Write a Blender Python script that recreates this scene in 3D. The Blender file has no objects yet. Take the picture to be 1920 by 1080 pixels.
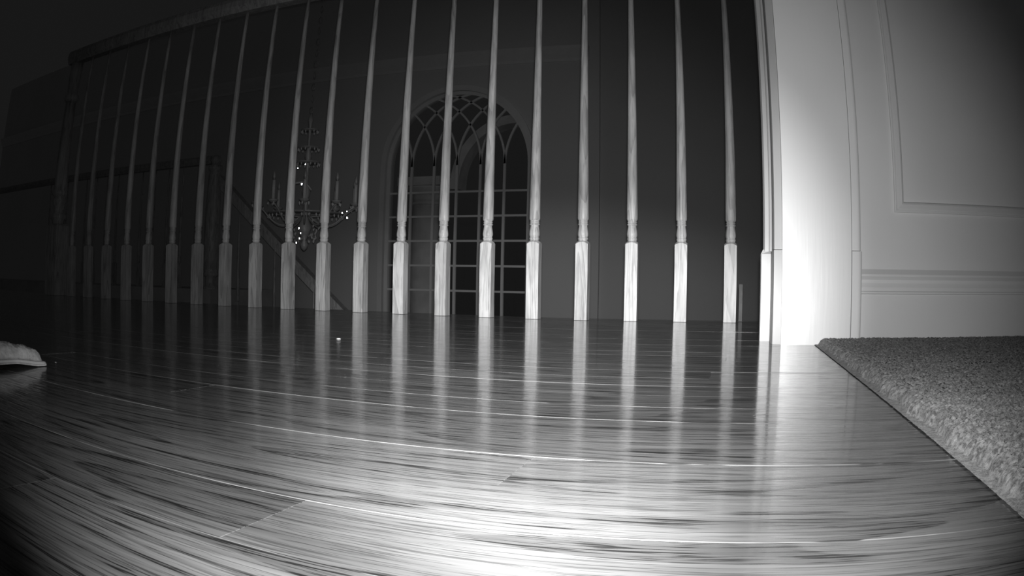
import bpy, math, random
import numpy as np
from mathutils import Matrix, Vector

scene = bpy.context.scene
C = scene.collection
random.seed(7)
rng = np.random.default_rng(11)

# ------------------------------------------------------------------ camera
# X runs along the landing railing, Y away across the stairwell, Z up (metres).
CAM_H = 0.0805
cd = bpy.data.cameras.new('floor_camera')
cam = bpy.data.objects.new('floor_camera', cd)
C.objects.link(cam)
cam.matrix_world = Matrix((
    (0.972557, -0.012770, 0.232313, 0.0),
    (0.232050, -0.019219, -0.972514, 0.0),
    (0.016884, 0.999734, -0.015728, CAM_H),
    (0, 0, 0, 1)))
cd.type = 'PANO'                                   # wide barrel-distorting lens
cd.panorama_type = 'FISHEYE_LENS_POLYNOMIAL'
cd.fisheye_fov = math.radians(170)
cd.sensor_fit = 'HORIZONTAL'
cd.sensor_width, cd.sensor_height = 36.0, 20.25
cd.fisheye_polynomial_k0 = 0.0
cd.fisheye_polynomial_k1 = -0.034617825
cd.fisheye_polynomial_k2 = -0.000258722744
cd.fisheye_polynomial_k3 = 1.99658560e-05
cd.fisheye_polynomial_k4 = -9.91195264e-07
cd.shift_x, cd.shift_y = -0.040367, -0.028059
cd.clip_start, cd.clip_end = 0.005, 100
scene.camera = cam

# ------------------------------------------------------------------ world: dark night, faint added fill standing in for the camera's lifted black level
w = bpy.data.worlds.new('night'); scene.world = w; w.use_nodes = True
bg = w.node_tree.nodes['Background']
bg.inputs[0].default_value = (1, 1, 1, 1); bg.inputs[1].default_value = 0.0088

# ------------------------------------------------------------------ the infrared lamps of the camera itself
def spot(name, power, half_deg, az_deg, el_deg, loc, radius):
    l = bpy.data.lights.new(name, 'SPOT'); o = bpy.data.objects.new(name, l); C.objects.link(o)
    l.energy = power; l.spot_size = math.radians(2 * half_deg); l.spot_blend = 1.0; l.shadow_soft_size = radius
    a, e = math.radians(az_deg), math.radians(el_deg)
    d = Vector((math.sin(a) * math.cos(e), math.cos(a) * math.cos(e), math.sin(e)))
    o.location = loc; o.rotation_euler = d.to_track_quat('-Z', 'Y').to_euler()
    return o
LAMP = (0.002, 0.0, 0.092)
spot('infrared_beam', 84.0, 26.0, -15.3, -2.0, LAMP, 0.004)
spot('infrared_spill', 24.0, 46.5, -15.5, -5.0, LAMP, 0.004)
fan = spot('infrared_fan', 160.0, 20.5, -14.4, -2.2, LAMP, 0.008)      # flat beam added at the same point to brighten the baluster bases
fan.scale = (1.0, 0.44, 1.0)

vs = scene.view_settings
vs.view_transform = 'Standard'; vs.look = 'None'; vs.exposure = 0.0; vs.gamma = 1.0
vs.use_curve_mapping = False

# ------------------------------------------------------------------ helpers
class MB:
    def __init__(s): s.v = []; s.f = []; s.sm = []
    def add(s, v, f, smooth=False):
        b = len(s.v); s.v += [tuple(x) for x in v]
        s.f += [tuple(i + b for i in q) for q in f]; s.sm += [smooth] * len(f); return s
    def box(s, x0, x1, y0, y1, z0, z1):
        v = [(x, y, z) for z in (z0, z1) for y in (y0, y1) for x in (x0, x1)]
        return s.add(v, [(0, 2, 3, 1), (4, 5, 7, 6), (0, 1, 5, 4), (2, 6, 7, 3), (0, 4, 6, 2), (1, 3, 7, 5)])
    def bevbox(s, x0, x1, y0, y1, z0, z1, b, bx=None, bf=None):
        # box whose upper edges are chamfered by b (its ends by bx)
        bx = b if bx is None else bx; bf = b if bf is None else bf
        v = [(x0, y0, z0), (x1, y0, z0), (x1, y1, z0), (x0, y1, z0),
             (x0, y0, z1 - b), (x1, y0, z1 - b), (x1, y1, z1 - bf), (x0, y1, z1 - bf),
             (x0 + bx, y0 + b, z1), (x1 - bx, y0 + b, z1), (x1 - bx, y1 - bf, z1), (x0 + bx, y1 - bf, z1)]
        f = [(3, 2, 1, 0), (8, 9, 10, 11)]
        for a in (0, 4):
            for i in range(4):
                j = (i + 1) % 4; f.append((a + i, a + j, a + 4 + j, a + 4 + i))
        return s.add(v, f)
    def lathe(s, prof, cx=0, cy=0, n=16, smooth=True, caps=True):
        v = []; f = []
        for r, z in prof:
            for i in range(n):
                a = 2 * math.pi * i / n; v.append((cx + r * math.cos(a), cy + r * math.sin(a), z))
        for k in range(len(prof) - 1):
            for i in range(n):
                j = (i + 1) % n; f.append((k * n + i, k * n + j, (k + 1) * n + j, (k + 1) * n + i))
        s.add(v, f, smooth)
        if caps:
            b = len(s.v) - len(v)
            s.f += [tuple(b + i for i in reversed(range(n))), tuple(b + (len(prof) - 1) * n + i for i in range(n))]
            s.sm += [False, False]
        return s
    def tube(s, pts, r, n=8, smooth=True):
        pts = [Vector(p) for p in pts]; v = []; f = []
        rs = r if isinstance(r, (list, tuple)) else [r] * len(pts)
        for k, p in enumerate(pts):
            t = (pts[min(k + 1, len(pts) - 1)] - pts[max(k - 1, 0)]).normalized()
            a = t.cross(Vector((0, 0, 1)))
            if a.length < 1e-3: a = t.cross(Vector((1, 0, 0)))
            a.normalize(); b = t.cross(a)
            for i in range(n):
                q = 2 * math.pi * i / n; v.append(p + (a * math.cos(q) + b * math.sin(q)) * rs[k])
        for k in range(len(pts) - 1):
            for i in range(n):
                j = (i + 1) % n; f.append((k * n + i, k * n + j, (k + 1) * n + j, (k + 1) * n + i))
        f += [tuple(reversed(range(n))), tuple((len(pts) - 1) * n + i for i in range(n))]
        return s.add(v, f, smooth)
    def prism(s, poly, axis, a0, a1):
        # poly of 2D points extruded along an axis: 'x' -> (y,z), 'y' -> (x,z), 'z' -> (x,y)
        def P(p, a): return {'x': (a, p[0], p[1]), 'y': (p[0], a, p[1]), 'z': (p[0], p[1], a)}[axis]
        n = len(poly); v = [P(p, a0) for p in poly] + [P(p, a1) for p in poly]
        f = [tuple(range(n)), tuple(reversed(range(n, 2 * n)))]
        for i in range(n):
            j = (i + 1) % n; f.append((i, j, n + j, n + i))
        return s.add(v, f)
    def mesh(s, name):
        me = bpy.data.meshes.new(name); me.from_pydata([tuple(p) for p in s.v], [], s.f)
        me.polygons.foreach_set('use_smooth', s.sm); me.update()
        import bmesh
        bm = bmesh.new(); bm.from_mesh(me); bmesh.ops.recalc_face_normals(bm, faces=bm.faces); bm.to_mesh(me); bm.free()
        return me
    def build(s, name, mat, parent=None, loc=(0, 0, 0)):
        me = s.mesh(name); me.materials.append(mat)
        return link(name, me, parent, loc)

def link(name, me, parent=None, loc=(0, 0, 0)):
    o = bpy.data.objects.new(name, me); C.objects.link(o); o.location = loc
    if parent is not None: o.parent = parent
    return o
def empty(name, loc=(0, 0, 0)):
    o = bpy.data.objects.new(name, None); C.objects.link(o); o.location = loc; o.empty_display_size = 0.05
    return o
def tag(o, label, cat=None, group=None, kind=None):
    o['label'] = label
    if cat: o['category'] = cat
    if group: o['group'] = group
    if kind: o['kind'] = kind
    return o
def struct(o, label=None):
    o['kind'] = 'structure'
    if label: o['label'] = label
    return o

# ------------------------------------------------------------------ materials (a monochrome infrared picture: greys only)
class NT:
    def __init__(s, name):
        s.m = bpy.data.materials.new(name); s.m.use_nodes = True; s.t = s.m.node_tree
        s.b = s.t.nodes['Principled BSDF']
    def n(s, typ, **kw):
        x = s.t.nodes.new(typ)
        for k, v in kw.items(): setattr(x, k, v)
        return x
    def l(s, a, b): s.t.links.new(a, b)
    def val(s, sock, v):
        if hasattr(v, 'is_output') or isinstance(v, bpy.types.NodeSocket): s.l(v, sock)
        else: sock.default_value = v
    def math(s, op, a, b=0.0, clamp=False):
        x = s.n('ShaderNodeMath', operation=op, use_clamp=clamp); s.val(x.inputs[0], a); s.val(x.inputs[1], b); return x.outputs[0]
    def noise(s, vec, scale=1.0, detail=2.0, rough=0.5, dist=0.0):
        x = s.n('ShaderNodeTexNoise'); s.l(vec, x.inputs['Vector'])
        x.inputs['Scale'].default_value = scale; x.inputs['Detail'].default_value = detail
        x.inputs['Roughness'].default_value = rough; x.inputs['Distortion'].default_value = dist
        return x.outputs['Fac']
    def mapping(s, vec, scale, loc=(0, 0, 0)):
        x = s.n('ShaderNodeMapping'); s.l(vec, x.inputs['Vector']); x.inputs['Scale'].default_value = scale
        x.inputs['Location'].default_value = loc; return x.outputs[0]
    def ramp(s, fac, stops):
        x = s.n('ShaderNodeValToRGB'); s.l(fac, x.inputs[0]); e = x.color_ramp.elements
        while len(e) < len(stops): e.new(0.5)
        for q, (p, c) in zip(e, stops): q.position = p; q.color = (c, c, c, 1)
        return x.outputs[0]
    def smooth(s, fac, a, b, lo=0.0, hi=1.0):
        x = s.n('ShaderNodeMapRange', interpolation_type='SMOOTHSTEP'); s.l(fac, x.inputs[0])
        for i, v in enumerate((a, b, lo, hi)): x.inputs[i + 1].default_value = v
        return x.outputs[0]
    def grey(s, fac):
        x = s.n('ShaderNodeCombineColor')
        for i in range(3): s.val(x.inputs[i], fac)
        return x.outputs[0]
    def bump(s, h, strength, dist):
        x = s.n('ShaderNodeBump'); x.inputs['Strength'].default_value = strength; x.inputs['Distance'].default_value = dist
        s.l(h, x.inputs['Height']); s.l(x.outputs[0], s.b.inputs['Normal']); return x

def plain(name, g, rough=0.5, spec=0.5, metal=0.0, var=0.0, vscale=6.0, bump=0.0, bscale=200):
    t = NT(name); b = t.b
    b.inputs['Base Color'].default_value = (g, g, g, 1); b.inputs['Roughness'].default_value = rough
    b.inputs['Specular IOR Level'].default_value = spec; b.inputs['Metallic'].default_value = metal
    co = t.n('ShaderNodeTexCoord').outputs['Object']
    if var:
        f = t.noise(co, vscale, 4); t.l(t.grey(t.smooth(f, 0.25, 0.75, g * (1 - var), g * (1 + var))), b.inputs['Base Color'])
    if bump: t.bump(t.noise(co, bscale, 3), bump, 0.001)
    return t.m

def floor_wood():
    t = NT('oak_strip_floor'); b = t.b
    co = t.n('ShaderNodeTexCoord').outputs['Object']
    rnd = t.n('ShaderNodeObjectInfo').outputs['Random']
    off = t.n('ShaderNodeCombineXYZ'); t.l(t.math('MULTIPLY', rnd, 37.0), off.inputs[0]); t.l(t.math('MULTIPLY', rnd, 91.0), off.inputs[1])
    add = t.n('ShaderNodeVectorMath', operation='ADD'); t.l(co, add.inputs[0]); t.l(off.outputs[0], add.inputs[1]); P = add.outputs[0]
    # cathedral figure: contour lines of a stretched field
    field = t.noise(t.mapping(P, (1.6, 16.0, 1.0)), 1.0, 1.5, 0.4, 0.3)
    ph = t.math('FRACT', t.math('MULTIPLY', field, 15.0))
    early = t.smooth(ph, 0.45, 0.95)
    early = t.math('MULTIPLY', early, t.smooth(ph, 1.0, 0.96))
    # pores: short fine dark dashes along the board
    pores = t.noise(t.mapping(P, (30.0, 760.0, 1.0)), 1.0, 2.0, 0.55)
    pm = t.smooth(pores, 0.50, 0.66)
    streak = t.noise(t.mapping(P, (13.0, 330.0, 1.0)), 1.0, 2.0, 0.5)
    pm = t.math('MAXIMUM', pm, t.smooth(streak, 0.56, 0.66))
    fine = t.noise(t.mapping(P, (9.0, 260.0, 1.0)), 1.0, 3.0, 0.6)
    dark = t.math('ADD', t.math('MULTIPLY', early, 0.42), t.math('MULTIPLY', pm, t.math('ADD', 0.55, t.math('MULTIPLY', early, 0.6))), True)
    broad = t.noise(t.mapping(P, (3.0, 30.0, 1.0)), 1.0, 2.0)
    base = t.math('MULTIPLY', t.math('ADD', 0.85, t.math('MULTIPLY', rnd, 0.25)), t.smooth(broad, 0.2, 0.8, 0.130, 0.178))
    base = t.math('MULTIPLY', base, t.smooth(fine, 0.3, 0.7, 0.82, 1.12))
    col = t.math('MULTIPLY', base, t.math('SUBTRACT', 1.0, t.math('MULTIPLY', dark, 0.86)))
    t.l(t.grey(col), b.inputs['Base Color'])
    speck = t.noise(t.mapping(P, (60.0, 160.0, 1.0)), 1.0, 3.0, 0.6)
    t.l(t.smooth(speck, 0.3, 0.75, 0.05, 0.14), b.inputs['Roughness'])
    b.inputs['Specular IOR Level'].default_value = 0.45
    h = t.math('ADD', t.math('MULTIPLY', dark, -0.6), t.math('MULTIPLY', t.noise(t.mapping(P, (5.0, 40.0, 1.0)), 1.0, 2.0), 0.8))
    t.bump(h, 0.22, 0.0006)
    return t.m

def rail_wood():
    t = NT('varnished_oak'); b = t.b
    co = t.n('ShaderNodeTexCoord').outputs['Object']
    rnd = t.n('ShaderNodeObjectInfo').outputs['Random']
    off = t.n('ShaderNodeCombineXYZ'); t.l(t.math('MULTIPLY', rnd, 53.0), off.inputs[0]); t.l(t.math('MULTIPLY', rnd, 17.0), off.inputs[2])
    add = t.n('ShaderNodeVectorMath', operation='ADD'); t.l(co, add.inputs[0]); t.l(off.outputs[0], add.inputs[1]); P = add.outputs[0]
    field = t.noise(t.mapping(P, (28.0, 28.0, 2.2)), 1.0, 1.5, 0.45, 0.3)
    ph = t.math('FRACT', t.math('MULTIPLY', field, 9.0))
    ring = t.math('MULTIPLY', t.smooth(ph, 0.4, 0.95), t.smooth(ph, 1.0, 0.96))
    pores = t.smooth(t.noise(t.mapping(P, (380.0, 380.0, 26.0)), 1.0, 2.0), 0.5, 0.68)
    blotch = t.smooth(t.noise(t.mapping(P, (40.0, 40.0, 12.0)), 1.0, 3.0), 0.3, 0.7, 0.86, 1.12)
    dark = t.math('ADD', t.math('MULTIPLY', ring, 0.28), t.math('MULTIPLY', pores, 0.22), True)
    base = t.math('MULTIPLY', blotch, t.math('ADD', 0.39, t.math('MULTIPLY', rnd, 0.09)))
    t.l(t.grey(t.math('MULTIPLY', base, t.math('SUBTRACT', 1.0, dark))), b.inputs['Base Color'])
    b.inputs['Roughness'].default_value = 0.45; b.inputs['Specular IOR Level'].default_value = 0.35
    t.bump(t.math('MULTIPLY', dark, -1.0), 0.15, 0.0004)
    return t.m

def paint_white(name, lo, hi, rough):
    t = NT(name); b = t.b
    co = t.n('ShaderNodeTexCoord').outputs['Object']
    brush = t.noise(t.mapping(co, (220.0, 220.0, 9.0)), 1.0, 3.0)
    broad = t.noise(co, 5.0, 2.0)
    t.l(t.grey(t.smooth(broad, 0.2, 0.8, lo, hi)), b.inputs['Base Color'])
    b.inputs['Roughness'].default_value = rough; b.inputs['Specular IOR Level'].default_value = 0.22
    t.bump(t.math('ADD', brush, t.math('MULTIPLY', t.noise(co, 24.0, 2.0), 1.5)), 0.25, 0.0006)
    return t.m

def pane_glass():
    t = NT('window_glass'); tr = t.n('ShaderNodeBsdfTransparent'); gl = t.n('ShaderNodeBsdfGlossy'); fr = t.n('ShaderNodeFresnel')
    tr.inputs[0].default_value = (0.96, 0.96, 0.96, 1); gl.inputs['Roughness'].default_value = 0.02; fr.inputs[0].default_value = 1.5
    mx = t.n('ShaderNodeMixShader'); t.l(fr.outputs[0], mx.inputs[0]); t.l(tr.outputs[0], mx.inputs[1]); t.l(gl.outputs[0], mx.inputs[2])
    t.l(mx.outputs[0], t.t.nodes['Material Output'].inputs[0]); t.t.nodes.remove(t.b)
    return t.m

def carpet_mat():
    t = NT('cut_pile_carpet'); b = t.b
    co = t.n('ShaderNodeTexCoord').outputs['Object']
    f = t.noise(co, 300.0, 3.0, 0.6); g = t.noise(co, 60.0, 2.0)
    t.l(t.grey(t.math('MULTIPLY', t.smooth(f, 0.35, 0.65, 0.07, 0.31), t.smooth(g, 0.3, 0.7, 0.8, 1.15))), b.inputs['Base Color'])
    b.inputs['Roughness'].default_value = 0.95; b.inputs['Specular IOR Level'].default_value = 0.1
    b.inputs['Sheen Weight'].default_value = 0.35; b.inputs['Sheen Roughness'].default_value = 0.5
    t.bump(t.noise(co, 900.0, 2.0), 0.6, 0.002)
    return t.m

def fleece_mat():
    t = NT('pale_fleece'); b = t.b
    co = t.n('ShaderNodeTexCoord').outputs['Object']
    f = t.noise(co, 160.0, 4.0, 0.65)
    t.l(t.grey(t.smooth(f, 0.3, 0.7, 0.5, 0.8)), b.inputs['Base Color'])
    b.inputs['Roughness'].default_value = 0.95; b.inputs['Specular IOR Level'].default_value = 0.1
    t.bump(f, 0.5, 0.002)
    return t.m

M = dict(
    floor=floor_wood(), rail=rail_wood(), paint=paint_white('white_gloss_paint', 0.84, 0.89, 0.27), casing=paint_white('casing_darkened_paint', 0.46, 0.51, 0.45), glass=pane_glass(), carpet=carpet_mat(), fleece=fleece_mat(),  # casing: the white paint darkened to offset overbright lamp light
    wall=plain('wall_emulsion', 0.62, 0.85, 0.2, var=0.04, vscale=3.0),
    farwall=plain('foyer_wall_emulsion', 0.68, 0.9, 0.15, var=0.03, vscale=1.5),
    recess=plain('recess_wall_dimmed', 0.58, 0.9, 0.15, var=0.03, vscale=1.5),  # far wall paint darkened, standing in for light falloff with depth
    ceil=plain('ceiling_white', 0.55, 0.9, 0.1, var=0.03, vscale=2.0),
    panel=plain('panelled_wall_paint', 0.76, 0.55, 0.4, var=0.03, vscale=6.0, bump=0.08, bscale=60),
    trim=plain('satin_trim_paint', 0.80, 0.45, 0.45, var=0.03, vscale=8.0),
    gallery=plain('gallery_boards', 0.45, 0.8, 0.2, var=0.1, vscale=8.0),
    dimwood=plain('shaded_strip_wood', 0.10, 0.7, 0.2, var=0.15, vscale=60.0),  # shadow at the landing edge put into the strip's dark colour
    dark=plain('subfloor_board', 0.06, 0.9, 0.1, var=0.2, vscale=20.0),
    stone=plain('porch_stone', 0.80, 0.9, 0.2, var=0.15, vscale=5.0, bump=0.3, bscale=40),
    brass=plain('dull_metal', 0.34, 0.45, 0.5, metal=0.1, var=0.1, vscale=20),
    candle=plain('candle_sleeve', 0.45, 0.6, 0.3, var=0.05, vscale=30),
    crystal=plain('cut_crystal', 0.75, 0.06, 1.0, metal=0.25, var=0.05, vscale=30),
    binding=plain('woven_binding', 0.75, 0.8, 0.2, var=0.08, vscale=120),
    crumb=plain('pale_crumb', 0.9, 0.7, 0.3, var=0.05, vscale=200),
)

# ------------------------------------------------------------------ large structure
Y_RAIL = 1.824; Y_EDGE = 1.905; CARPET_X = 0.120; Y_JAMB = 1.130; X_HALL = 0.062; X_ROOM = 0.168; Y_ROOM = 1.150
CEIL = 3.40; CROWN = 2.45; Y_FAR = 7.5; Y_FAR2 = 7.535; X_CORNER = -1.454

# landing floor: sub-floor slab with the oak strips as children
sub = MB().box(-3.6, 0.34, -0.45, 1.86, -0.26, -0.020)
floor = struct(sub.build('floor', M['dark']), 'dark glossy oak strip floor of the landing')
BRIGHT = {12: 0.00070, 13: 0.00004, 14: 0.00055, 15: 0.00060, 16: 0.00080, 19: 0.00090, 21: 0.00080, 22: 0.0006}   # near-edge bevel per row, shaped so chosen seams catch the lamp light
PW = 0.05723; ROW0 = 0.2388 - 12 * PW
row = 0; y = ROW0
while y < 1.862:
    y1 = y + PW
    xe = CARPET_X + 0.03
    cuts = []
    x = xe - rng.uniform(0.15, 1.0)
    if row == 11: x = -0.1481
    while x > -3.4:
        cuts.append(x); x -= rng.uniform(0.45, 1.25)
    cuts = [xe] + cuts + [-3.5]
    for a, b_ in zip(cuts[:-1], cuts[1:]):
        bev = BRIGHT[row] * float(rng.uniform(0.6, 1.1)) if row in BRIGHT else float(rng.choice([0.00004, 0.00012, 0.0003], p=[0.55, 0.33, 0.12])) * (0.25 if row > 21 else 1.0)
        dz = float(rng.uniform(-0.00012, 0.00012)) * (0.2 if row > 20 else 1.0)
        dz = {12: 0.00006, 13: -0.00006}.get(row, dz)
        L = a - b_; cx = (a + b_) / 2; cy = (y + y1) / 2; g = 0.00012
        MB().bevbox(-L / 2 + g, L / 2 - g, -PW / 2 + g, PW / 2 - g, -0.0195, dz, bev, 0.00003, 0.00003).build('plank', M['floor'], floor, (cx, cy, 0))
    row += 1; y = y1
# rounded nosing along the stairwell edge
ys = y
pts = [(ys + 0.0003, -0.0195), (ys + 0.0003, 0.0)] + [(ys + 0.030 + 0.0098 * math.sin(a), -0.0098 + 0.0098 * math.cos(a)) for a in [math.pi * i / 8 for i in range(9)]]
n1 = MB().prism(pts, 'x', -3.5, 0.05).build('trim_1', M['floor']); struct(n1, 'rounded wooden nosing along the open stairwell edge')
fa = MB().box(-3.5, 0.05, 1.862, 1.880, -0.40, -0.0205).build('trim_2', M['trim']); struct(fa, 'painted fascia board below the landing nosing')

# ceiling, foyer floor and walls
struct(MB().box(-3.3, 1.6, -0.6, 8.3, CEIL, CEIL + 0.1).build('ceiling', M['ceil']), 'flat ceiling over landing and stairwell')
struct(MB().box(-8.0, 0.2, 1.9, 8.3, -2.85, -2.75).build('floor_lower', M['floor']), 'ground floor far below the landing')
# partition with the doorway: hall face left, room face right; runs on along the stairwell
struct(MB().box(X_HALL, X_ROOM - 0.004, Y_JAMB + 0.012, 2.15, -2.75, CEIL).build('wall_right', M['wall']), 'partition wall between landing and room, ending in the doorway jamb')
struct(MB().box(X_ROOM - 0.004, 1.6, Y_ROOM, Y_ROOM + 0.12, -0.02, CEIL).build('wall_back', M['panel']), 'pale painted room wall with a framed panel')

# far wall with an arched window opening
WX0, WX1 = -3.585, -2.065; WC = (WX0 + WX1) / 2; WR = (WX1 - WX0) / 2; WS = 1.27; WB = -1.0; HO = 0.045
wl = MB()
ro = WR + HO
wl.box(-12.0, WC - ro, Y_FAR, Y_FAR + 0.25, -2.75, CEIL)
wl.box(WC + ro, X_CORNER - 0.0045, Y_FAR, Y_FAR + 0.25, -2.75, CEIL)
wl.box(WC - ro, WC + ro, Y_FAR, Y_FAR + 0.25, -2.75, WB - HO)
N = 40
arc = [(WC - ro * math.cos(math.pi * i / N), WS + ro * math.sin(math.pi * i / N)) for i in range(N + 1)]
for (xa, za), (xb, zb) in zip(arc[:-1], arc[1:]):
    wl.prism([(xa, za), (xb, zb), (xb, CEIL), (xa, CEIL)], 'y', Y_FAR, Y_FAR + 0.25)
wf = struct(wl.build('wall_far', M['farwall']), 'far foyer wall around the arched window')
w2 = MB().box(X_CORNER + 0.0005, 1.3, Y_FAR2, Y_FAR2 + 0.2, -2.75, CEIL)
struct(w2.build('wall_recess', M['recess']), 'slightly recessed far wall right of the arched window')
struct(MB().bevbox(X_CORNER - 0.004, -1.355, Y_FAR - 0.02, Y_FAR2 - 0.0005, -2.75, CEIL - 0.01, 0.004).build('trim_6', M['farwall']), 'pale upright trim board on the far wall between its two sections')
# crown moulding on the far wall
crown = [(Y_FAR, 2.30), (Y_FAR - 0.015, 2.30), (Y_FAR - 0.02, 2.33), (Y_FAR - 0.05, 2.37), (Y_FAR - 0.08, 2.42), (Y_FAR - 0.09, CROWN - 0.001), (Y_FAR, CROWN - 0.001)]
struct(MB().prism(crown, 'x', -12.0, X_CORNER - 0.006).build('trim_3', M['trim']), 'moulding band along the far wall above the arched window')

# ------------------------------------------------------------------ arched window with interlaced tracery
win = struct(empty('window_1', (WC, Y_FAR, WB)), 'tall arched window with interlaced tracery and small square panes')
YW = Y_FAR + 0.06
def wp(mb, name, mat): 
    o = mb.build(name, mat); o.parent = win; o.matrix_parent_inverse = win.matrix_world.inverted() if False else Matrix.Translation(-Vector(win.location)); return o
def arcband(cx, cz, r0, r1, a0, a1, y0, y1, n=24):
    mb = MB(); v = []; f = []
    for i in range(n + 1):
        a = a0 + (a1 - a0) * i / n
        for (r, yy) in ((r0, y0), (r1, y0), (r1, y1), (r0, y1)):
            v.append((cx + r * math.cos(a), yy, cz + r * math.sin(a)))
    for i in range(n):
        for k in range(4):
            f.append((i * 4 + k, i * 4 + (k + 1) % 4, i * 4 + 4 + (k + 1) % 4, i * 4 + 4 + k))
    f += [(0, 1, 2, 3), (n * 4 + 3, n * 4 + 2, n * 4 + 1, n * 4)]
    return mb.add(v, f)
# casing proud of the wall and the sash frame inside it
wp(arcband(WC, WS, WR + 0.02, WR + 0.075, 0, math.pi, Y_FAR - 0.03, Y_FAR + 0.02, 40), 'arch_casing', M['trim'])
for s in (-1, 1):
    xa, xb = sorted((WC + s * (WR + 0.02), WC + s * (WR + 0.075)))
    wp(MB().box(xa, xb, Y_FAR - 0.03, Y_FAR + 0.02, WB - 0.06, WS), 'side_casing', M['trim'])
    xa, xb = sorted((WC + s * (WR - 0.012), WC + s * (WR + HO)))
    wp(MB().box(xa, xb, YW - 0.02, YW + 0.03, WB - HO, WS), 'frame_stile', M['trim'])
wp(arcband(WC, WS, WR - 0.012, WR + HO, 0, math.pi, YW - 0.02, YW + 0.03, 40), 'frame_arch', M['trim'])
wp(MB().box(WC - WR, WC + WR, Y_FAR - 0.06, YW + 0.03, WB - HO, WB), 'sill', M['trim'])
DX = 2 * WR / 6; BARH = 0.249; BAR0 = 0.997
mull = [WX0 + DX * i for i in range(1, 6)]
for x in mull:
    wp(MB().box(x - 0.012, x + 0.012, YW - 0.012, YW + 0.02, WB, WS), 'mullion', M['trim'])
    for sgn in (1, -1):
        # arc springing from the mullion, a copy of one side of the main arch, stopped at the main arch
        c = x + sgn * WR
        d = abs(c - WC)
        amax = math.acos(min(1.0, (d / 2) / WR)) if d > 1e-6 else math.pi / 2
        a0, a1 = (math.pi, math.pi - amax) if sgn > 0 else (0.0, amax)
        if d < 1e-6: a1 = math.pi / 2
        wp(arcband(c, WS, WR - 0.010, WR + 0.010, a0, a1, YW - 0.010, YW + 0.018, 24), 'tracery_arc', M['trim'])
zb = BAR0; bars = []
while zb > WB + 0.1:
    bars.append(zb)
    wp(MB().box(WC - WR, WC + WR, YW - 0.009, YW + 0.016, zb - 0.010, zb + 0.010), 'glazing_bar', M['trim'])
    zb -= BARH
# square panes share one mesh
pm = MB().box(-DX / 2, DX / 2, -0.002, 0.002, -BARH / 2, BARH / 2).mesh('pane'); pm.materials.append(M['glass'])
for zt in bars:
    for i in range(6):
        o = link('pane', pm); o.parent = win
        o.location = Vector((WX0 + DX * (i + .5), YW + 0.004, zt - BARH / 2)) - Vector(win.location)
# the panes between the topmost bar, the tracery arcs and the arch: one object for each cell
cs = 0.0127; cells = {}
nx = int(2 * WR / cs); nz = int((WS + WR - BAR0) / cs) + 1
for i in range(nx):
    xm = WX0 + (i + .5) * 2 * WR / nx
    for k in range(nz):
        zm = BAR0 + (k + .5) * cs
        if zm > WS and (xm - WC) ** 2 + (zm - WS) ** 2 > (WR + 0.01) ** 2: continue
        if zm <= WS: sig = ('c', int((xm - WX0) / DX))
        else:
            sig = tuple((xm - (x + sg * WR)) ** 2 + (zm - WS) ** 2 < WR * WR for x in mull for sg in (1, -1))
        cells.setdefault(sig, []).append((i, k))
# cells just above the springing belong with the strip below them
merged = {}
for sig, q in cells.items():
    if sig[0] == 'c': merged.setdefault(sig, []).extend(q)
for sig, q in cells.items():
    if sig[0] == 'c': continue
    ks = min(k for _, k in q); base = None
    if BAR0 + (ks - .5) * cs <= WS and len(q) > 12:
        i0 = [i for i, k in q if k == ks][len([1 for i, k in q if k == ks]) // 2]
        base = ('c', int((WX0 + (i0 + .5) * 2 * WR / nx - WX0) / DX))
    merged.setdefault(base or sig, []).extend(q)
for sig, q in merged.items():
    idx = {}; v = []; f = []
    def vid(i, k):
        if (i, k) not in idx:
            idx[(i, k)] = len(v); v.append((WX0 + i * 2 * WR / nx, YW + 0.004, BAR0 + k * cs))
        return idx[(i, k)]
    for i, k in q: f.append((vid(i, k), vid(i + 1, k), vid(i + 1, k + 1), vid(i, k + 1)))
    o = MB().add(v, f).build('pane', M['glass']); o.parent = win; o.matrix_parent_inverse = Matrix.Translation(-Vector(win.location))

# ------------------------------------------------------------------ doorway at the right: jamb, casings, plinth blocks
door = struct(empty('door_1', (0.114, Y_JAMB, 0)), 'white painted doorway jamb with moulded casing and plinth blocks')
TOPZ = 2.10
def dp(mb, name, mat=None):
    o = mb.build(name, mat or M['paint']); o.parent = door; o.matrix_parent_inverse = Matrix.Translation(-Vector(door.location)); return o
def rounded(poly, r=0.0012): return poly
dp(MB().box(X_HALL, X_ROOM - 0.002, Y_JAMB, Y_JAMB + 0.0118, 0.0, TOPZ), 'jamb')
PZ = 0.134
# hall-side casing: flat inner field, bead, thick back band
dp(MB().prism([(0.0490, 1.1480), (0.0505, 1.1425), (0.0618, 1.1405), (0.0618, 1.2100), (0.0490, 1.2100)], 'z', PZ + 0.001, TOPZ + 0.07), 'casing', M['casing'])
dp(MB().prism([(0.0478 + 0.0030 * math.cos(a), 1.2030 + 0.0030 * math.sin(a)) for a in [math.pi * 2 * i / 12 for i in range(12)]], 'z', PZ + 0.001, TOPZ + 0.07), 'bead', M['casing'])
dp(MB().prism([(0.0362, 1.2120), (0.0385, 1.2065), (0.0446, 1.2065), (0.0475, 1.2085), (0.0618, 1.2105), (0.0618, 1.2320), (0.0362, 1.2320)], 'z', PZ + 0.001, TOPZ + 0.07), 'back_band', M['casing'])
pb = MB().prism([(0.0322, 1.2060), (0.0332, 1.2035), (0.0478, 1.2020), (0.0478, 1.2400), (0.0322, 1.2400)], 'z', 0.0, PZ - 0.003)
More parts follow.
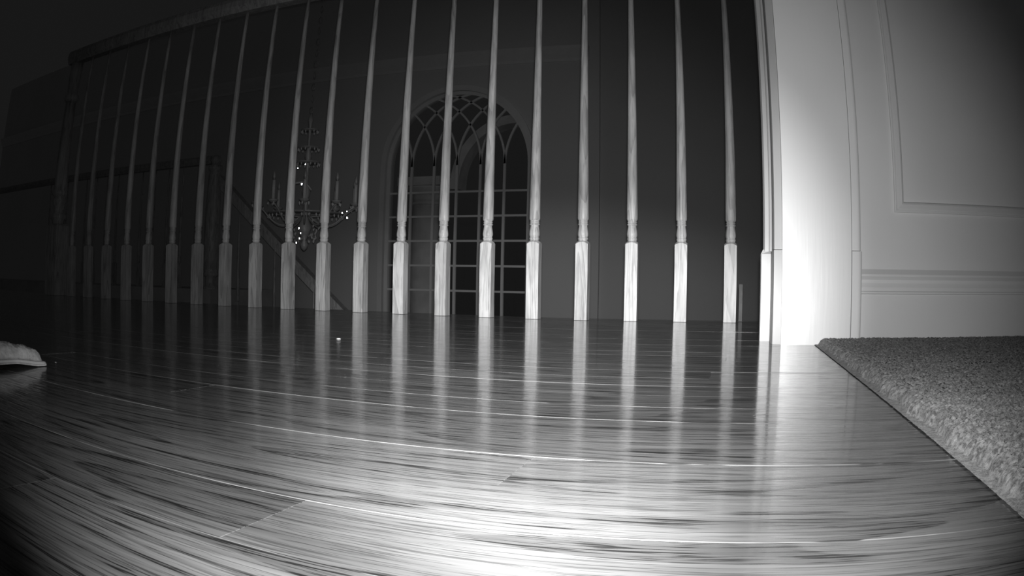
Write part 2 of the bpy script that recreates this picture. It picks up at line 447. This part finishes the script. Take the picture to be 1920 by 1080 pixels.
pb.add([(0.0322, 1.206, PZ - .003), (0.0478, 1.202, PZ - .003), (0.0478, 1.24, PZ - .003), (0.0322, 1.24, PZ - .003),
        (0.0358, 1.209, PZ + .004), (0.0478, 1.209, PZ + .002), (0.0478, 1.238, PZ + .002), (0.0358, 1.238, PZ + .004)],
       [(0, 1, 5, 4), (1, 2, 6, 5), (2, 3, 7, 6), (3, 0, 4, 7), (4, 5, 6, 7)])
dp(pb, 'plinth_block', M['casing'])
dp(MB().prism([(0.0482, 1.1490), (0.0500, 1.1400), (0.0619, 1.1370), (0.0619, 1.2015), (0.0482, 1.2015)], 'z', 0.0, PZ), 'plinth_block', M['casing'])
# room-side casing seen edge-on
def roomcase(x0, x1, y0, z0, z1, r):
    poly = [(x0, y0), (x1 - r, y0)] + [(x1 - r + r * math.sin(a), y0 + r - r * math.cos(a)) for a in [math.pi / 2 * i / 5 for i in range(1, 6)]] + [(x1, Y_ROOM - 0.001), (x0, Y_ROOM - 0.001)]
    return MB().prism(poly, 'z', z0, z1)
dp(roomcase(0.1672, 0.1815, 1.1335, PZ + 0.0008, TOPZ + 0.07, 0.0055), 'casing', M['paint'])
dp(roomcase(0.1672, 0.1830, 1.1310, 0.0, PZ, 0.0060), 'plinth_block')
dp(MB().box(X_HALL, X_ROOM - 0.002, -0.3, Y_JAMB - 0.0005, TOPZ, TOPZ + 0.02), 'head_jamb')

# room wall: tall baseboard with a moulded cap, and a picture-frame panel
bb = [(Y_ROOM - 0.0005, 0.0), (Y_ROOM - 0.0075, 0.0), (Y_ROOM - 0.0075, 0.0725), (Y_ROOM - 0.0095, 0.0738), (Y_ROOM - 0.0095, 0.0760), (Y_ROOM - 0.0075, 0.0775),
      (Y_ROOM - 0.0070, 0.0830), (Y_ROOM - 0.0045, 0.0890), (Y_ROOM - 0.0045, 0.0935), (Y_ROOM - 0.0085, 0.0985), (Y_ROOM - 0.0085, 0.1015), (Y_ROOM - 0.0020, 0.1090), (Y_ROOM - 0.0005, 0.1090)]
struct(MB().prism(bb, 'x', 0.1834, 1.6).build('baseboard_right', M['panel']), 'tall painted baseboard with a moulded cap above the carpet')
tr = struct(empty('trim_4', (0.239, Y_ROOM, 0.194)), 'picture-frame panel moulding on the room wall')
PX0, PX1, PZ0, PZ1 = 0.2385, 0.905, 0.1930, 0.880
prof = [(0.0, 0.0), (0.0, 0.0045), (0.0020, 0.0052), (0.0045, 0.0040), (0.0085, 0.0068), (0.0115, 0.0088), (0.0140, 0.0070), (0.0160, 0.0)]
def mitred(corners, i):
    a, b_ = corners[i], corners[(i + 1) % 4]
    def ins(c, d):
        sx = 1 if c[0] == PX0 else -1; sz = 1 if c[1] == PZ0 else -1
        return (c[0] + sx * d, c[1] + sz * d)
    v = []; n = len(prof)
    for c in (a, b_):
        for d, h in prof:
            q = ins(c, d); v.append((q[0], Y_ROOM - 0.0003 - h, q[1]))
    f = [tuple(range(n)), tuple(reversed(range(n, 2 * n)))] + [(k, (k + 1) % n, n + (k + 1) % n, n + k) for k in range(n)]
    o = MB().add(v, f).build('moulding_length', M['panel']); o.parent = tr; o.matrix_parent_inverse = Matrix.Translation(-Vector(tr.location))
cor = [(PX0, PZ0), (PX1, PZ0), (PX1, PZ1), (PX0, PZ1)]
for i in range(4): mitred(cor, i)

# small wooden block beside the last baluster
struct(MB().bevbox(-0.0015, 0.0070, 1.872, 1.890, 0.0005, 0.088, 0.001).build('trim_5', M['dimwood']), 'small upright wood strip at the railing end by the wall')

# carpet of the room: bumpy cut pile from the doorway line
def carpet():
    x0, x1, y0, y1 = CARPET_X - 0.008, 1.00, -0.10, Y_ROOM - 0.009
    xs = np.concatenate([np.arange(x0, 0.24, 0.0011), np.arange(0.24, 0.62, 0.0022), np.arange(0.62, x1, 0.01)])
    ysv = np.concatenate([np.arange(y0, 0.10, 0.004), np.arange(0.10, 0.50, 0.0011), np.arange(0.50, y1 + 1e-6, 0.0022)])
    X, Y = np.meshgrid(xs, ysv)
    pitch = 0.0032
    H = np.zeros_like(X) - 1
    gx, gy = np.floor(X / pitch).astype(int), np.floor(Y / pitch).astype(int)
    def hsh(i, j, k): 
        s_ = np.sin(i * 127.1 + j * 311.7 + k * 74.7) * 43758.5453; return s_ - np.floor(s_)
    for di in (-1, 0, 1):
        for dj in (-1, 0, 1):
            i, j = gx + di, gy + dj
            cx = (i + hsh(i, j, 1)) * pitch; cy = (j + hsh(i, j, 2)) * pitch; h = 0.55 + 0.45 * hsh(i, j, 3)
            d2 = ((X - cx) ** 2 + (Y - cy) ** 2) / (0.0023 ** 2)
            H = np.maximum(H, h - 0.55 * d2)
    H = np.clip(H, -0.2, 1)
    cy0 = np.floor(Y / 0.0045).astype(int); ft = Y / 0.0045 - cy0; ft = ft * ft * (3 - 2 * ft)
    wob = 0.0018 * np.sin(Y * 61) + 0.0010 * np.sin(Y * 173 + 1) + 0.0030 * (hsh(cy0, 3, 7) * (1 - ft) + hsh(cy0 + 1, 3, 7) * ft - .5)
    edge = np.clip((X - (CARPET_X + wob)) / 0.010, 0, 1); edge = np.sqrt(1 - (1 - edge) ** 2)
    Z = 0.0008 + edge * (0.0058 + 0.0046 * H)
    keep_x = X.copy()
    # round the door jamb: the carpet stops against it
    v = np.stack([keep_x + 0.0005 * (hsh(gx, gy, 5) - .5), Y, Z], -1).reshape(-1, 3)
    nxx = len(xs); nyy = len(ysv)
    idx = np.arange(nxx * nyy).reshape(nyy, nxx)
    f = np.stack([idx[:-1, :-1], idx[:-1, 1:], idx[1:, 1:], idx[1:, :-1]], -1).reshape(-1, 4)
    me = bpy.data.meshes.new('carpet'); me.from_pydata(v.tolist(), [], f.tolist()); me.update()
    me.polygons.foreach_set('use_smooth', [True] * len(me.polygons)); me.materials.append(M['carpet'])
    return link('carpet', me)
cp = carpet(); tag(cp, 'pale grey cut pile carpet starting at the doorway on the right', 'carpet', kind='stuff')
struct(MB().box(0.345, 1.6, -0.45, Y_ROOM + 0.12, -0.26, -0.0005).build('floor_room', M['dark']), 'floor slab under the room carpet')

# ------------------------------------------------------------------ landing railing
rail = empty('landing_railing', (-1.12, Y_RAIL, 0)); tag(rail, 'oak railing of slim tapered balusters along the landing edge, nearest of the three railings', 'railing')
def baluster_mesh(name, h_top, W=0.0289):
    hw = W / 2; mb = MB()
    # square base block with arched shoulders
    zs = 0.1735; n = 8
    v = [(-hw, -hw, 0), (hw, -hw, 0), (hw, hw, 0), (-hw, hw, 0)]
    ringv = []
    per = []
    for side in range(4):
        for i in range(n):
            t = -1 + 2 * i / n
            p = {0: (t * hw, -hw), 1: (hw, t * hw), 2: (-t * hw, hw), 3: (-hw, -t * hw)}[side]
            per.append((p[0], p[1], zs + 0.0050 * (1 - t * t)))
    b0 = [(p[0], p[1], 0.0) for p in per]
    cap = []
    for p in per:
        a = math.atan2(p[1], p[0]); cap.append((0.0108 * math.cos(a), 0.0108 * math.sin(a), 0.1812))
    m = len(per)
    f = [tuple(reversed(range(m)))]
    for i in range(m):
        j = (i + 1) % m
        f += [(i, j, m + j, m + i)]
    mb.add(b0 + per, f)
    mb.add(per + cap, [(i, (i + 1) % m, m + (i + 1) % m, m + i) for i in range(m)], True)
    pr = [(0.0108, 0.1812), (0.0108, 0.1835), (0.0117, 0.1850), (0.0119, 0.1868), (0.0114, 0.1885), (0.0106, 0.1893), (0.0112, 0.1910),
          (0.0121, 0.1945), (0.0122, 0.1975), (0.0118, 0.2020), (0.0109, 0.2080), (0.0101, 0.2130), (0.0098, 0.2160), (0.0099, 0.2172),
          (0.0114, 0.2182), (0.0119, 0.2196), (0.0114, 0.2210), (0.0103, 0.2218), (0.0103, 0.2230), (0.0113, 0.2240), (0.0115, 0.2252), (0.0103, 0.2265),
          (0.0103, 0.2275), (0.0120, 0.2300), (0.0128, 0.2325), (0.0128, 0.2500)]
    for k in range(1, 13):
        t = k / 12; pr.append((0.0128 + (0.0054 - 0.0128) * (t ** 1.02), 0.25 + (h_top - 0.25) * t))
    mb.lathe(pr, n=20)
    me = mb.mesh(name); me.materials.append(M['rail']); return me
RB = 0.884
bm_ = baluster_mesh('baluster', RB - 0.001)
for k in range(20):
    o = link('baluster', bm_, rail); o.location = (-0.0221 - 0.115 * k - rail.location.x, 0, 0.0005)
    o.rotation_euler.z = random.uniform(-0.02, 0.02)
hr = [(-0.019, RB), (0.019, RB), (0.024, RB + 0.012), (0.029, RB + 0.022), (0.029, RB + 0.038), (0.022, RB + 0.052), (0.008, RB + 0.059), (-0.008, RB + 0.059), (-0.022, RB + 0.052), (-0.029, RB + 0.038), (-0.029, RB + 0.022), (-0.024, RB + 0.012)]
MB().prism(hr, 'x', -2.37 - rail.location.x, X_HALL - 0.001 - rail.location.x).build('handrail', M['rail'], rail)
def newel_mesh(mb, sq, z_sq, top):
    mb.bevbox(-sq, sq, -sq, sq, 0.0005, z_sq, 0.008)
    r = sq
    mb.lathe([(r * .72, z_sq - 0.002), (r * .72, z_sq + .012), (r * .95, z_sq + .02), (r * .95, z_sq + .034), (r * .6, z_sq + .042), (r * .62, z_sq + .06), (r * .85, z_sq + .085),
              (r * .66, z_sq + .10), (r * .95, z_sq + .108), (r * .95, z_sq + .118), (r * .8, z_sq + .125), (r * .8, z_sq + .15), (r * .62, top - .16)], n=20)
    mb.lathe([(r * .62, top - .16), (r * .85, top - .15), (r * .85, top - .135), (r * .6, top - .125), (r * .75, top - .06), (r * .72, top - 0.0005)], n=20)
    return mb
newel_mesh(MB(), 0.040, 0.262, RB).build('newel_post', M['rail'], rail, (-2.318 - rail.location.x, 0, 0))

# ------------------------------------------------------------------ railing of the opposite gallery and the stair railing leaving it
YG = 4.4
struct(MB().box(-8.5, -3.45, YG - 0.09, YG + 0.75, -0.30, -0.001).build('floor_gallery', M['gallery']), 'gallery floor across the stairwell')
gal = empty('gallery_railing', (-4.5, YG, 0)); tag(gal, 'dim railing on the gallery across the stairwell, ending in a newel post', 'railing')
gb = baluster_mesh('gallery_baluster', 0.885, 0.032)
for k in range(14):
    o = link('baluster', gb, gal); o.location = (-3.69 - 0.16 * k - gal.location.x, 0, 0.0005)
hg = [(a, b_ + 0.002) for a, b_ in hr]
MB().prism(hg, 'x', -8.5 - gal.location.x, -3.56 - gal.location.x).build('handrail', M['rail'], gal)
nm = MB()
nm.lathe([(0.058, -0.25), (0.058, -0.035), (0.045, -0.03), (0.045, -0.02), (0.062, -0.01), (0.062, 0.015), (0.042, 0.025), (0.042, 0.085), (0.060, 0.095), (0.060, 0.112), (0.050, 0.12),
          (0.060, 0.14), (0.060, 0.5), (0.050, 0.80), (0.042, 0.83), (0.055, 0.845), (0.055, 0.87), (0.03, 0.88), (0.045, 0.91), (0.03, 0.94), (0.005, 0.95)], n=20)
nm.build('newel_post', M['rail'], gal, (-3.52 - gal.location.x, 0, 0))
st = empty('stair_railing', (-2.95, YG, -0.6)); tag(st, 'sloping stair railing descending to the right behind the balusters', 'railing')
sl = 0.834; zr = lambda X: 0.438 - sl * (X + 3.045)
def sloped(x0, x1, up, dn, wy, name):
    MB().prism([(x0 - st.location.x, zr(x0) - dn + 0.6), (x1 - st.location.x, zr(x1) - dn + 0.6), (x1 - st.location.x, zr(x1) + up + 0.6), (x0 - st.location.x, zr(x0) + up + 0.6)], 'y', -wy, wy).build(name, M['rail'], st)
sloped(-3.45, -1.9, 0.018, 0.018, 0.032, 'handrail')
sloped(-3.45, -1.9, -0.0185, 0.075, 0.022, 'rail_moulding')
sloped(-3.40, -1.9, -0.80, 1.06, 0.035, 'stringer')
sp = baluster_mesh('stair_baluster', 0.80, 0.032)
for k in range(9):
    X = -3.42 + 0.16 * k
    if X > -1.95: break
    o = link('baluster', sp, st); o.location = (X - st.location.x, 0, zr(X) - 0.074 - 0.80 + 0.6)

# ------------------------------------------------------------------ chandelier in the stairwell
CK = 0.80                                          # the design below is drawn at full size and made at 0.8
CX, CY = -2.765 * CK, 4.5 * CK
def ZC(z): return CAM_H + (z - CAM_H) * CK
ch = empty('chandelier', (CX, CY, ZC(0.27))); tag(ch, 'crystal chandelier with candle arms hanging in the dark stairwell', 'chandelier')
def made(mb):
    mb.v = [(CX + (x - CX) * CK, CY + (y_ - CY) * CK, ZC(z)) for x, y_, z in mb.v]; return mb
def cpart(mb, name, mat, raw=False):
    if not raw: made(mb)
    o = mb.build(name, mat); o.parent = ch; o.matrix_parent_inverse = Matrix.Translation(-Vector(ch.location)); return o
cpart(MB().lathe([(0.004, 0.27), (0.02, 0.285), (0.03, 0.31), (0.012, 0.34), (0.035, 0.38), (0.05, 0.43), (0.03, 0.47), (0.02, 0.52), (0.014, 0.6), (0.03, 0.66), (0.012, 0.72), (0.012, 0.84), (0.024, 0.9), (0.010, 0.98), (0.010, 1.10), (0.02, 1.15), (0.005, 1.2)], CX, CY, 14), 'stem', M['brass'])
for z, r in ((1.081, 0.062), (0.959, 0.078), (0.859, 0.088)):
    cpart(MB().lathe([(r * .3, z - .006), (r, z - .002), (r, z + .003), (r * .3, z + .010)], CX, CY, 18), 'tier_plate', M['brass'])
cpart(MB().lathe([(0.20, 0.508), (0.262, 0.512), (0.266, 0.518), (0.20, 0.520)], CX, CY, 28, caps=False), 'rim_ring', M['brass'])
lk = MB()
for i in range(36):
    z = ZC(1.2) + 0.018 + i * (CEIL - 0.05 - ZC(1.2)) / 36
    a = (i % 2) * math.pi / 2
    lk.tube([(CX + 0.011 * math.cos(q) * math.cos(a), CY + 0.011 * math.cos(q) * math.sin(a), z + 0.02 * math.sin(q)) for q in [math.pi * 2 * j / 10 for j in range(11)]], 0.0022, 5)
cpart(lk, 'chain', M['brass'], True)['kind'] = 'stuff'
cpart(MB().lathe([(0.06, CEIL - 0.001), (0.055, CEIL - 0.02), (0.02, CEIL - 0.035)], CX, CY, 16), 'ceiling_rose', M['brass'], True)
for i in range(10):
    a = math.radians(12 + 36 * i); R_ = 0.355; ca, sa = math.cos(a), math.sin(a)
    pts = []
    for j in range(13):
        t = j / 12; r = 0.03 + (R_ - 0.03) * t
        pts.append((CX + r * ca, CY + r * sa, 0.50 - 0.07 * math.sin(math.pi * min(1, t * 1.15)) + 0.06 * t ** 3))
    arm = cpart(MB().tube(pts, 0.006, 6), 'arm', M['brass'])
    ex, ey = CX + R_ * ca, CY + R_ * sa
    def sub_(mb, name, mat):
        return made(mb).build(name, mat, arm)
    sub_(MB().lathe([(0.006, 0.555), (0.034, 0.572), (0.036, 0.578), (0.012, 0.582)], ex, ey, 12), 'drip_pan', M['brass'])
    sub_(MB().lathe([(0.012, 0.580), (0.012, 0.700), (0.004, 0.704)], ex, ey, 10), 'candle', M['candle'])
    sub_(MB().lathe([(0.004, 0.703), (0.011, 0.722), (0.009, 0.742), (0.002, 0.765)], ex, ey, 10), 'bulb', M['brass'])
# cut crystals: octahedral drops; strings on the tiers, below the rim and under each drip pan
def drop(mb, c, r, h, yaw, tilt=0.0):
    top = [(0, 0, h)]; mid = [(r * math.cos(yaw + math.pi / 3 * k), r * math.sin(yaw + math.pi / 3 * k), h * .25) for k in range(6)]; bot = [(0, 0, -h)]
    v = top + mid + bot
    ct, s_ = math.cos(tilt), math.sin(tilt)
    v = [(c[0] + x, c[1] + yy * ct - z * s_, c[2] + yy * s_ + z * ct) for x, yy, z in v]
    f = [(0, 1 + k, 1 + (k + 1) % 6) for k in range(6)] + [(7, 1 + (k + 1) % 6, 1 + k) for k in range(6)]
    mb.add(v, f)
cr = MB()
for z, r, n in ((1.065, 0.058, 12), (0.943, 0.074, 14), (0.842, 0.084, 16)):
    for i in range(n):
        a = 2 * math.pi * i / n; drop(cr, (CX + r * math.cos(a), CY + r * math.sin(a), z), 0.006, 0.012, random.random() * 6)
for i in range(34):
    a = 2 * math.pi * i / 34; drop(cr, (CX + 0.262 * math.cos(a), CY + 0.262 * math.sin(a), 0.492), 0.007, 0.013, random.random() * 6)
for j in range(60):
    a = random.random() * 6.28; z = random.uniform(0.33, 0.50); r = 0.05 + 0.12 * (z - 0.3) / 0.2 * random.uniform(.6, 1); drop(cr, (CX + r * math.cos(a), CY + r * math.sin(a), z), 0.006, 0.012, random.random() * 6, random.uniform(-.3, .3))
for j in range(24):
    t = j / 23; drop(cr, (CX - 0.05 + 0.16 * t, CY - 0.12, 0.709 - 0.05 * (2 * t - 1) ** 2 * (1 if t > .5 else .2)), 0.005, 0.008, random.random() * 6)
for i in range(10):
    a = math.radians(12 + 36 * i)
    for q in range(4):
        b_ = q * math.pi / 2 + i; drop(cr, (CX + 0.355 * math.cos(a) + 0.033 * math.cos(b_), CY + 0.355 * math.sin(a) + 0.033 * math.sin(b_), 0.552), 0.006, 0.014, random.random() * 6)
co_ = cpart(cr, 'crystal_drops', M['crystal']); co_['kind'] = 'stuff'
# larger flat-cut pendants whose table facets face the landing
def pendant(x, y_, z, r):
    c = Vector((x, y_, z)); n_ = (Vector((0.005, 0, 0.066)) - c).normalized(); u_ = n_.cross(Vector((0, 0, 1))).normalized(); w_ = u_.cross(n_)
    v = []; 
    for (rr, dd) in ((r * .62, r * .45), (r, 0.0), (r * .5, -r * .45)):
        for k in range(8):
            a = math.pi / 8 + k * math.pi / 4; v.append(c + u_ * rr * math.cos(a) * .8 + w_ * rr * math.sin(a) * 1.15 + n_ * dd)
    f = [tuple(range(8)), tuple(reversed(range(16, 24)))]
    for a in (0, 8):
        for k in range(8): f.append((a + k, a + (k + 1) % 8, a + 8 + (k + 1) % 8, a + 8 + k))
    cpart(MB().add(v, f), 'crystal_pendant', M['crystal'], True)
def on_y(x, z, Y0): return (x * Y0 / 4.5, Y0, CAM_H + (z - CAM_H) * Y0 / 4.5)
for x, z, Y0, r in ((-2.806, 0.715, 4.42, .014), (-2.437, 0.482, 4.46, .013), (-2.811, 0.419, 4.40, .012), (-2.804, 0.352, 4.42, .012), (-2.829, 0.324, 4.44, .012), (-2.785, 0.847, 4.42, .008),
                    (-2.845, 0.825, 4.44, .008), (-2.773, 0.532, 4.36, .008), (-2.474, 0.514, 4.44, .009), (-2.439, 0.523, 4.5, .008), (-2.796, 0.387, 4.40, .008)):
    p_ = on_y(x, z, Y0 * CK); pendant(p_[0], p_[1], p_[2], r * CK * 0.62)

# ------------------------------------------------------------------ porch outside the window
PCX, PCY = -3.435, 8.3
pc = empty('porch_column', (PCX, PCY, -2.75)); tag(pc, 'round stone column with a moulded capital, seen dimly through the arched window', 'column')
def pp(o_, mb, name):
    o = mb.build(name, M['stone']); o.parent = o_; o.matrix_parent_inverse = Matrix.Translation(-Vector(o_.location)); return o
pp(pc, MB().lathe([(0.205, -2.45), (0.203, -1.2), (0.195, 0.1), (0.182, 0.935)], PCX, PCY, 28), 'shaft')
cap_ = MB().lathe([(0.182, 0.936), (0.208, 0.95), (0.208, 0.967), (0.185, 0.975), (0.185, 1.05), (0.208, 1.06), (0.25, 1.12), (0.26, 1.14)], PCX, PCY, 28)
cap_.box(PCX - 0.275, PCX + 0.275, PCY - 0.275, PCY + 0.275, 1.141, 1.235)
pp(pc, cap_, 'capital')
pp(pc, MB().box(PCX - 0.275, PCX + 0.275, PCY - 0.275, PCY + 0.275, -2.75, -2.60).lathe([(0.26, -2.599), (0.26, -2.52), (0.22, -2.451)], PCX, PCY, 28), 'base')
PAX, PAZ = -2.377, 1.164
pa = empty('porch_arch', (PAX, PCY, PAZ)); tag(pa, 'pale stone arch band outside, seen through the right panes of the window', 'arch')
pp(pa, arcband(PAX, PAZ, 0.655, 0.752, 0, math.pi, PCY - 0.13, PCY + 0.13, 36), 'arch_ring')
for sg in (-1, 1):
    xa, xb = sorted((PAX + sg * 0.655, PAX + sg * 0.752)); pp(pa, MB().box(xa, xb, PCY - 0.13, PCY + 0.13, PAZ - 0.06, PAZ - 0.0005), 'impost')

# ------------------------------------------------------------------ fleecy mat corner at the left, crumbs
mat_ = empty('floor_mat', (-0.66, 0.30, 0)); tag(mat_, 'pale fleecy mat corner with a lifted bound rim at the left', 'mat')
def mat_grid():
    ex, ey = -0.545, 0.412
    xs = np.concatenate([np.linspace(-0.80, -0.62, 30)[:-1], np.linspace(-0.62, ex, 60)]); yv = np.concatenate([np.linspace(0.10, 0.30, 40)[:-1], np.linspace(0.30, ey, 70)])
    X, Y = np.meshgrid(xs, yv)
    # round the corner by pulling points in
    dx, dy = ex - X, ey - Y
    rc = 0.012
    d = np.minimum(dx, dy)
    k = (dx < rc) & (dy < rc)
    d = np.where(k, rc - np.hypot(rc - dx, rc - dy), d); d = np.maximum(d, 0)
    nz_ = 0.0007 * np.sin(X * 900 + 3 * np.sin(Y * 400)) * np.cos(Y * 760 + 2 * np.sin(X * 350)) + 0.0006 * np.sin(Y * 230 + X * 90)
    lift = 0.0035 * np.clip((0.40 - Y) / 0.03, 0, 1)
    top = 0.0032 + lift + 0.0125 * (1 - np.exp(-d / 0.0035)) + nz_ * np.clip(d / 0.004, 0, 1)
    top += 0.0030 * np.clip((0.405 - Y) / 0.06, 0, 1) * np.clip(d / 0.01, 0, 1)
    top -= np.clip(dx - 0.018, 0, 0.07) * 0.13
    bot = 0.0008 + lift
    n = X.size; idx = np.arange(n).reshape(X.shape)
    v = np.concatenate([np.stack([X, Y, top], -1).reshape(-1, 3), np.stack([X, Y, np.minimum(bot, top - .001)], -1).reshape(-1, 3)])
    f = np.stack([idx[:-1, :-1], idx[:-1, 1:], idx[1:, 1:], idx[1:, :-1]], -1).reshape(-1, 4)
    g = f[:, ::-1] + n
    bd = list(idx[0, :]) + list(idx[1:, -1]) + list(idx[-1, ::-1][1:]) + list(idx[::-1, 0][1:-1])
    side = [(bd[i], bd[(i + 1) % len(bd)], bd[(i + 1) % len(bd)] + n, bd[i] + n) for i in range(len(bd))]
    me = bpy.data.meshes.new('pile'); me.from_pydata(v.tolist(), [], f.tolist() + g.tolist() + side); me.update()
    me.polygons.foreach_set('use_smooth', [True] * len(me.polygons)); me.materials.append(M['fleece'])
    o = link('pile', me, mat_); o.matrix_parent_inverse = Matrix.Translation(-Vector(mat_.location))
mat_grid()
bpts = [(-0.5445, y_, 0.0034 + 0.0035 * min(1, max(0, (0.40 - y_) / 0.03))) for y_ in np.linspace(0.10, 0.404, 40)] + [(-0.5455, 0.4095, 0.0030), (-0.549, 0.4125, 0.0026), (-0.57, 0.4128, 0.003), (-0.80, 0.4128, 0.003)]
o = MB().tube(bpts, 0.0016, 6).build('binding', M['binding'], mat_); o.matrix_parent_inverse = Matrix.Translation(-Vector(mat_.location))
def crumb(x, y_, s, label):
    v = []
    mb = MB(); mb.lathe([(s * .4, 0.0003), (s, s * .35), (s * .7, s * .8), (s * .2, s)], 0, 0, 7, smooth=False)
    o = mb.build('crumb', M['crumb'], None, (x, y_, 0)); o.scale = (1.4, 0.8, 0.5); tag(o, label, 'crumb', 'crumbs on the floor')
crumb(-0.530, 0.960, 0.0026, 'tiny white crumb on the dark floor in front of the balusters')
crumb(-0.565, 0.441, 0.0011, 'tiny crumb on the floor just beyond the mat corner')
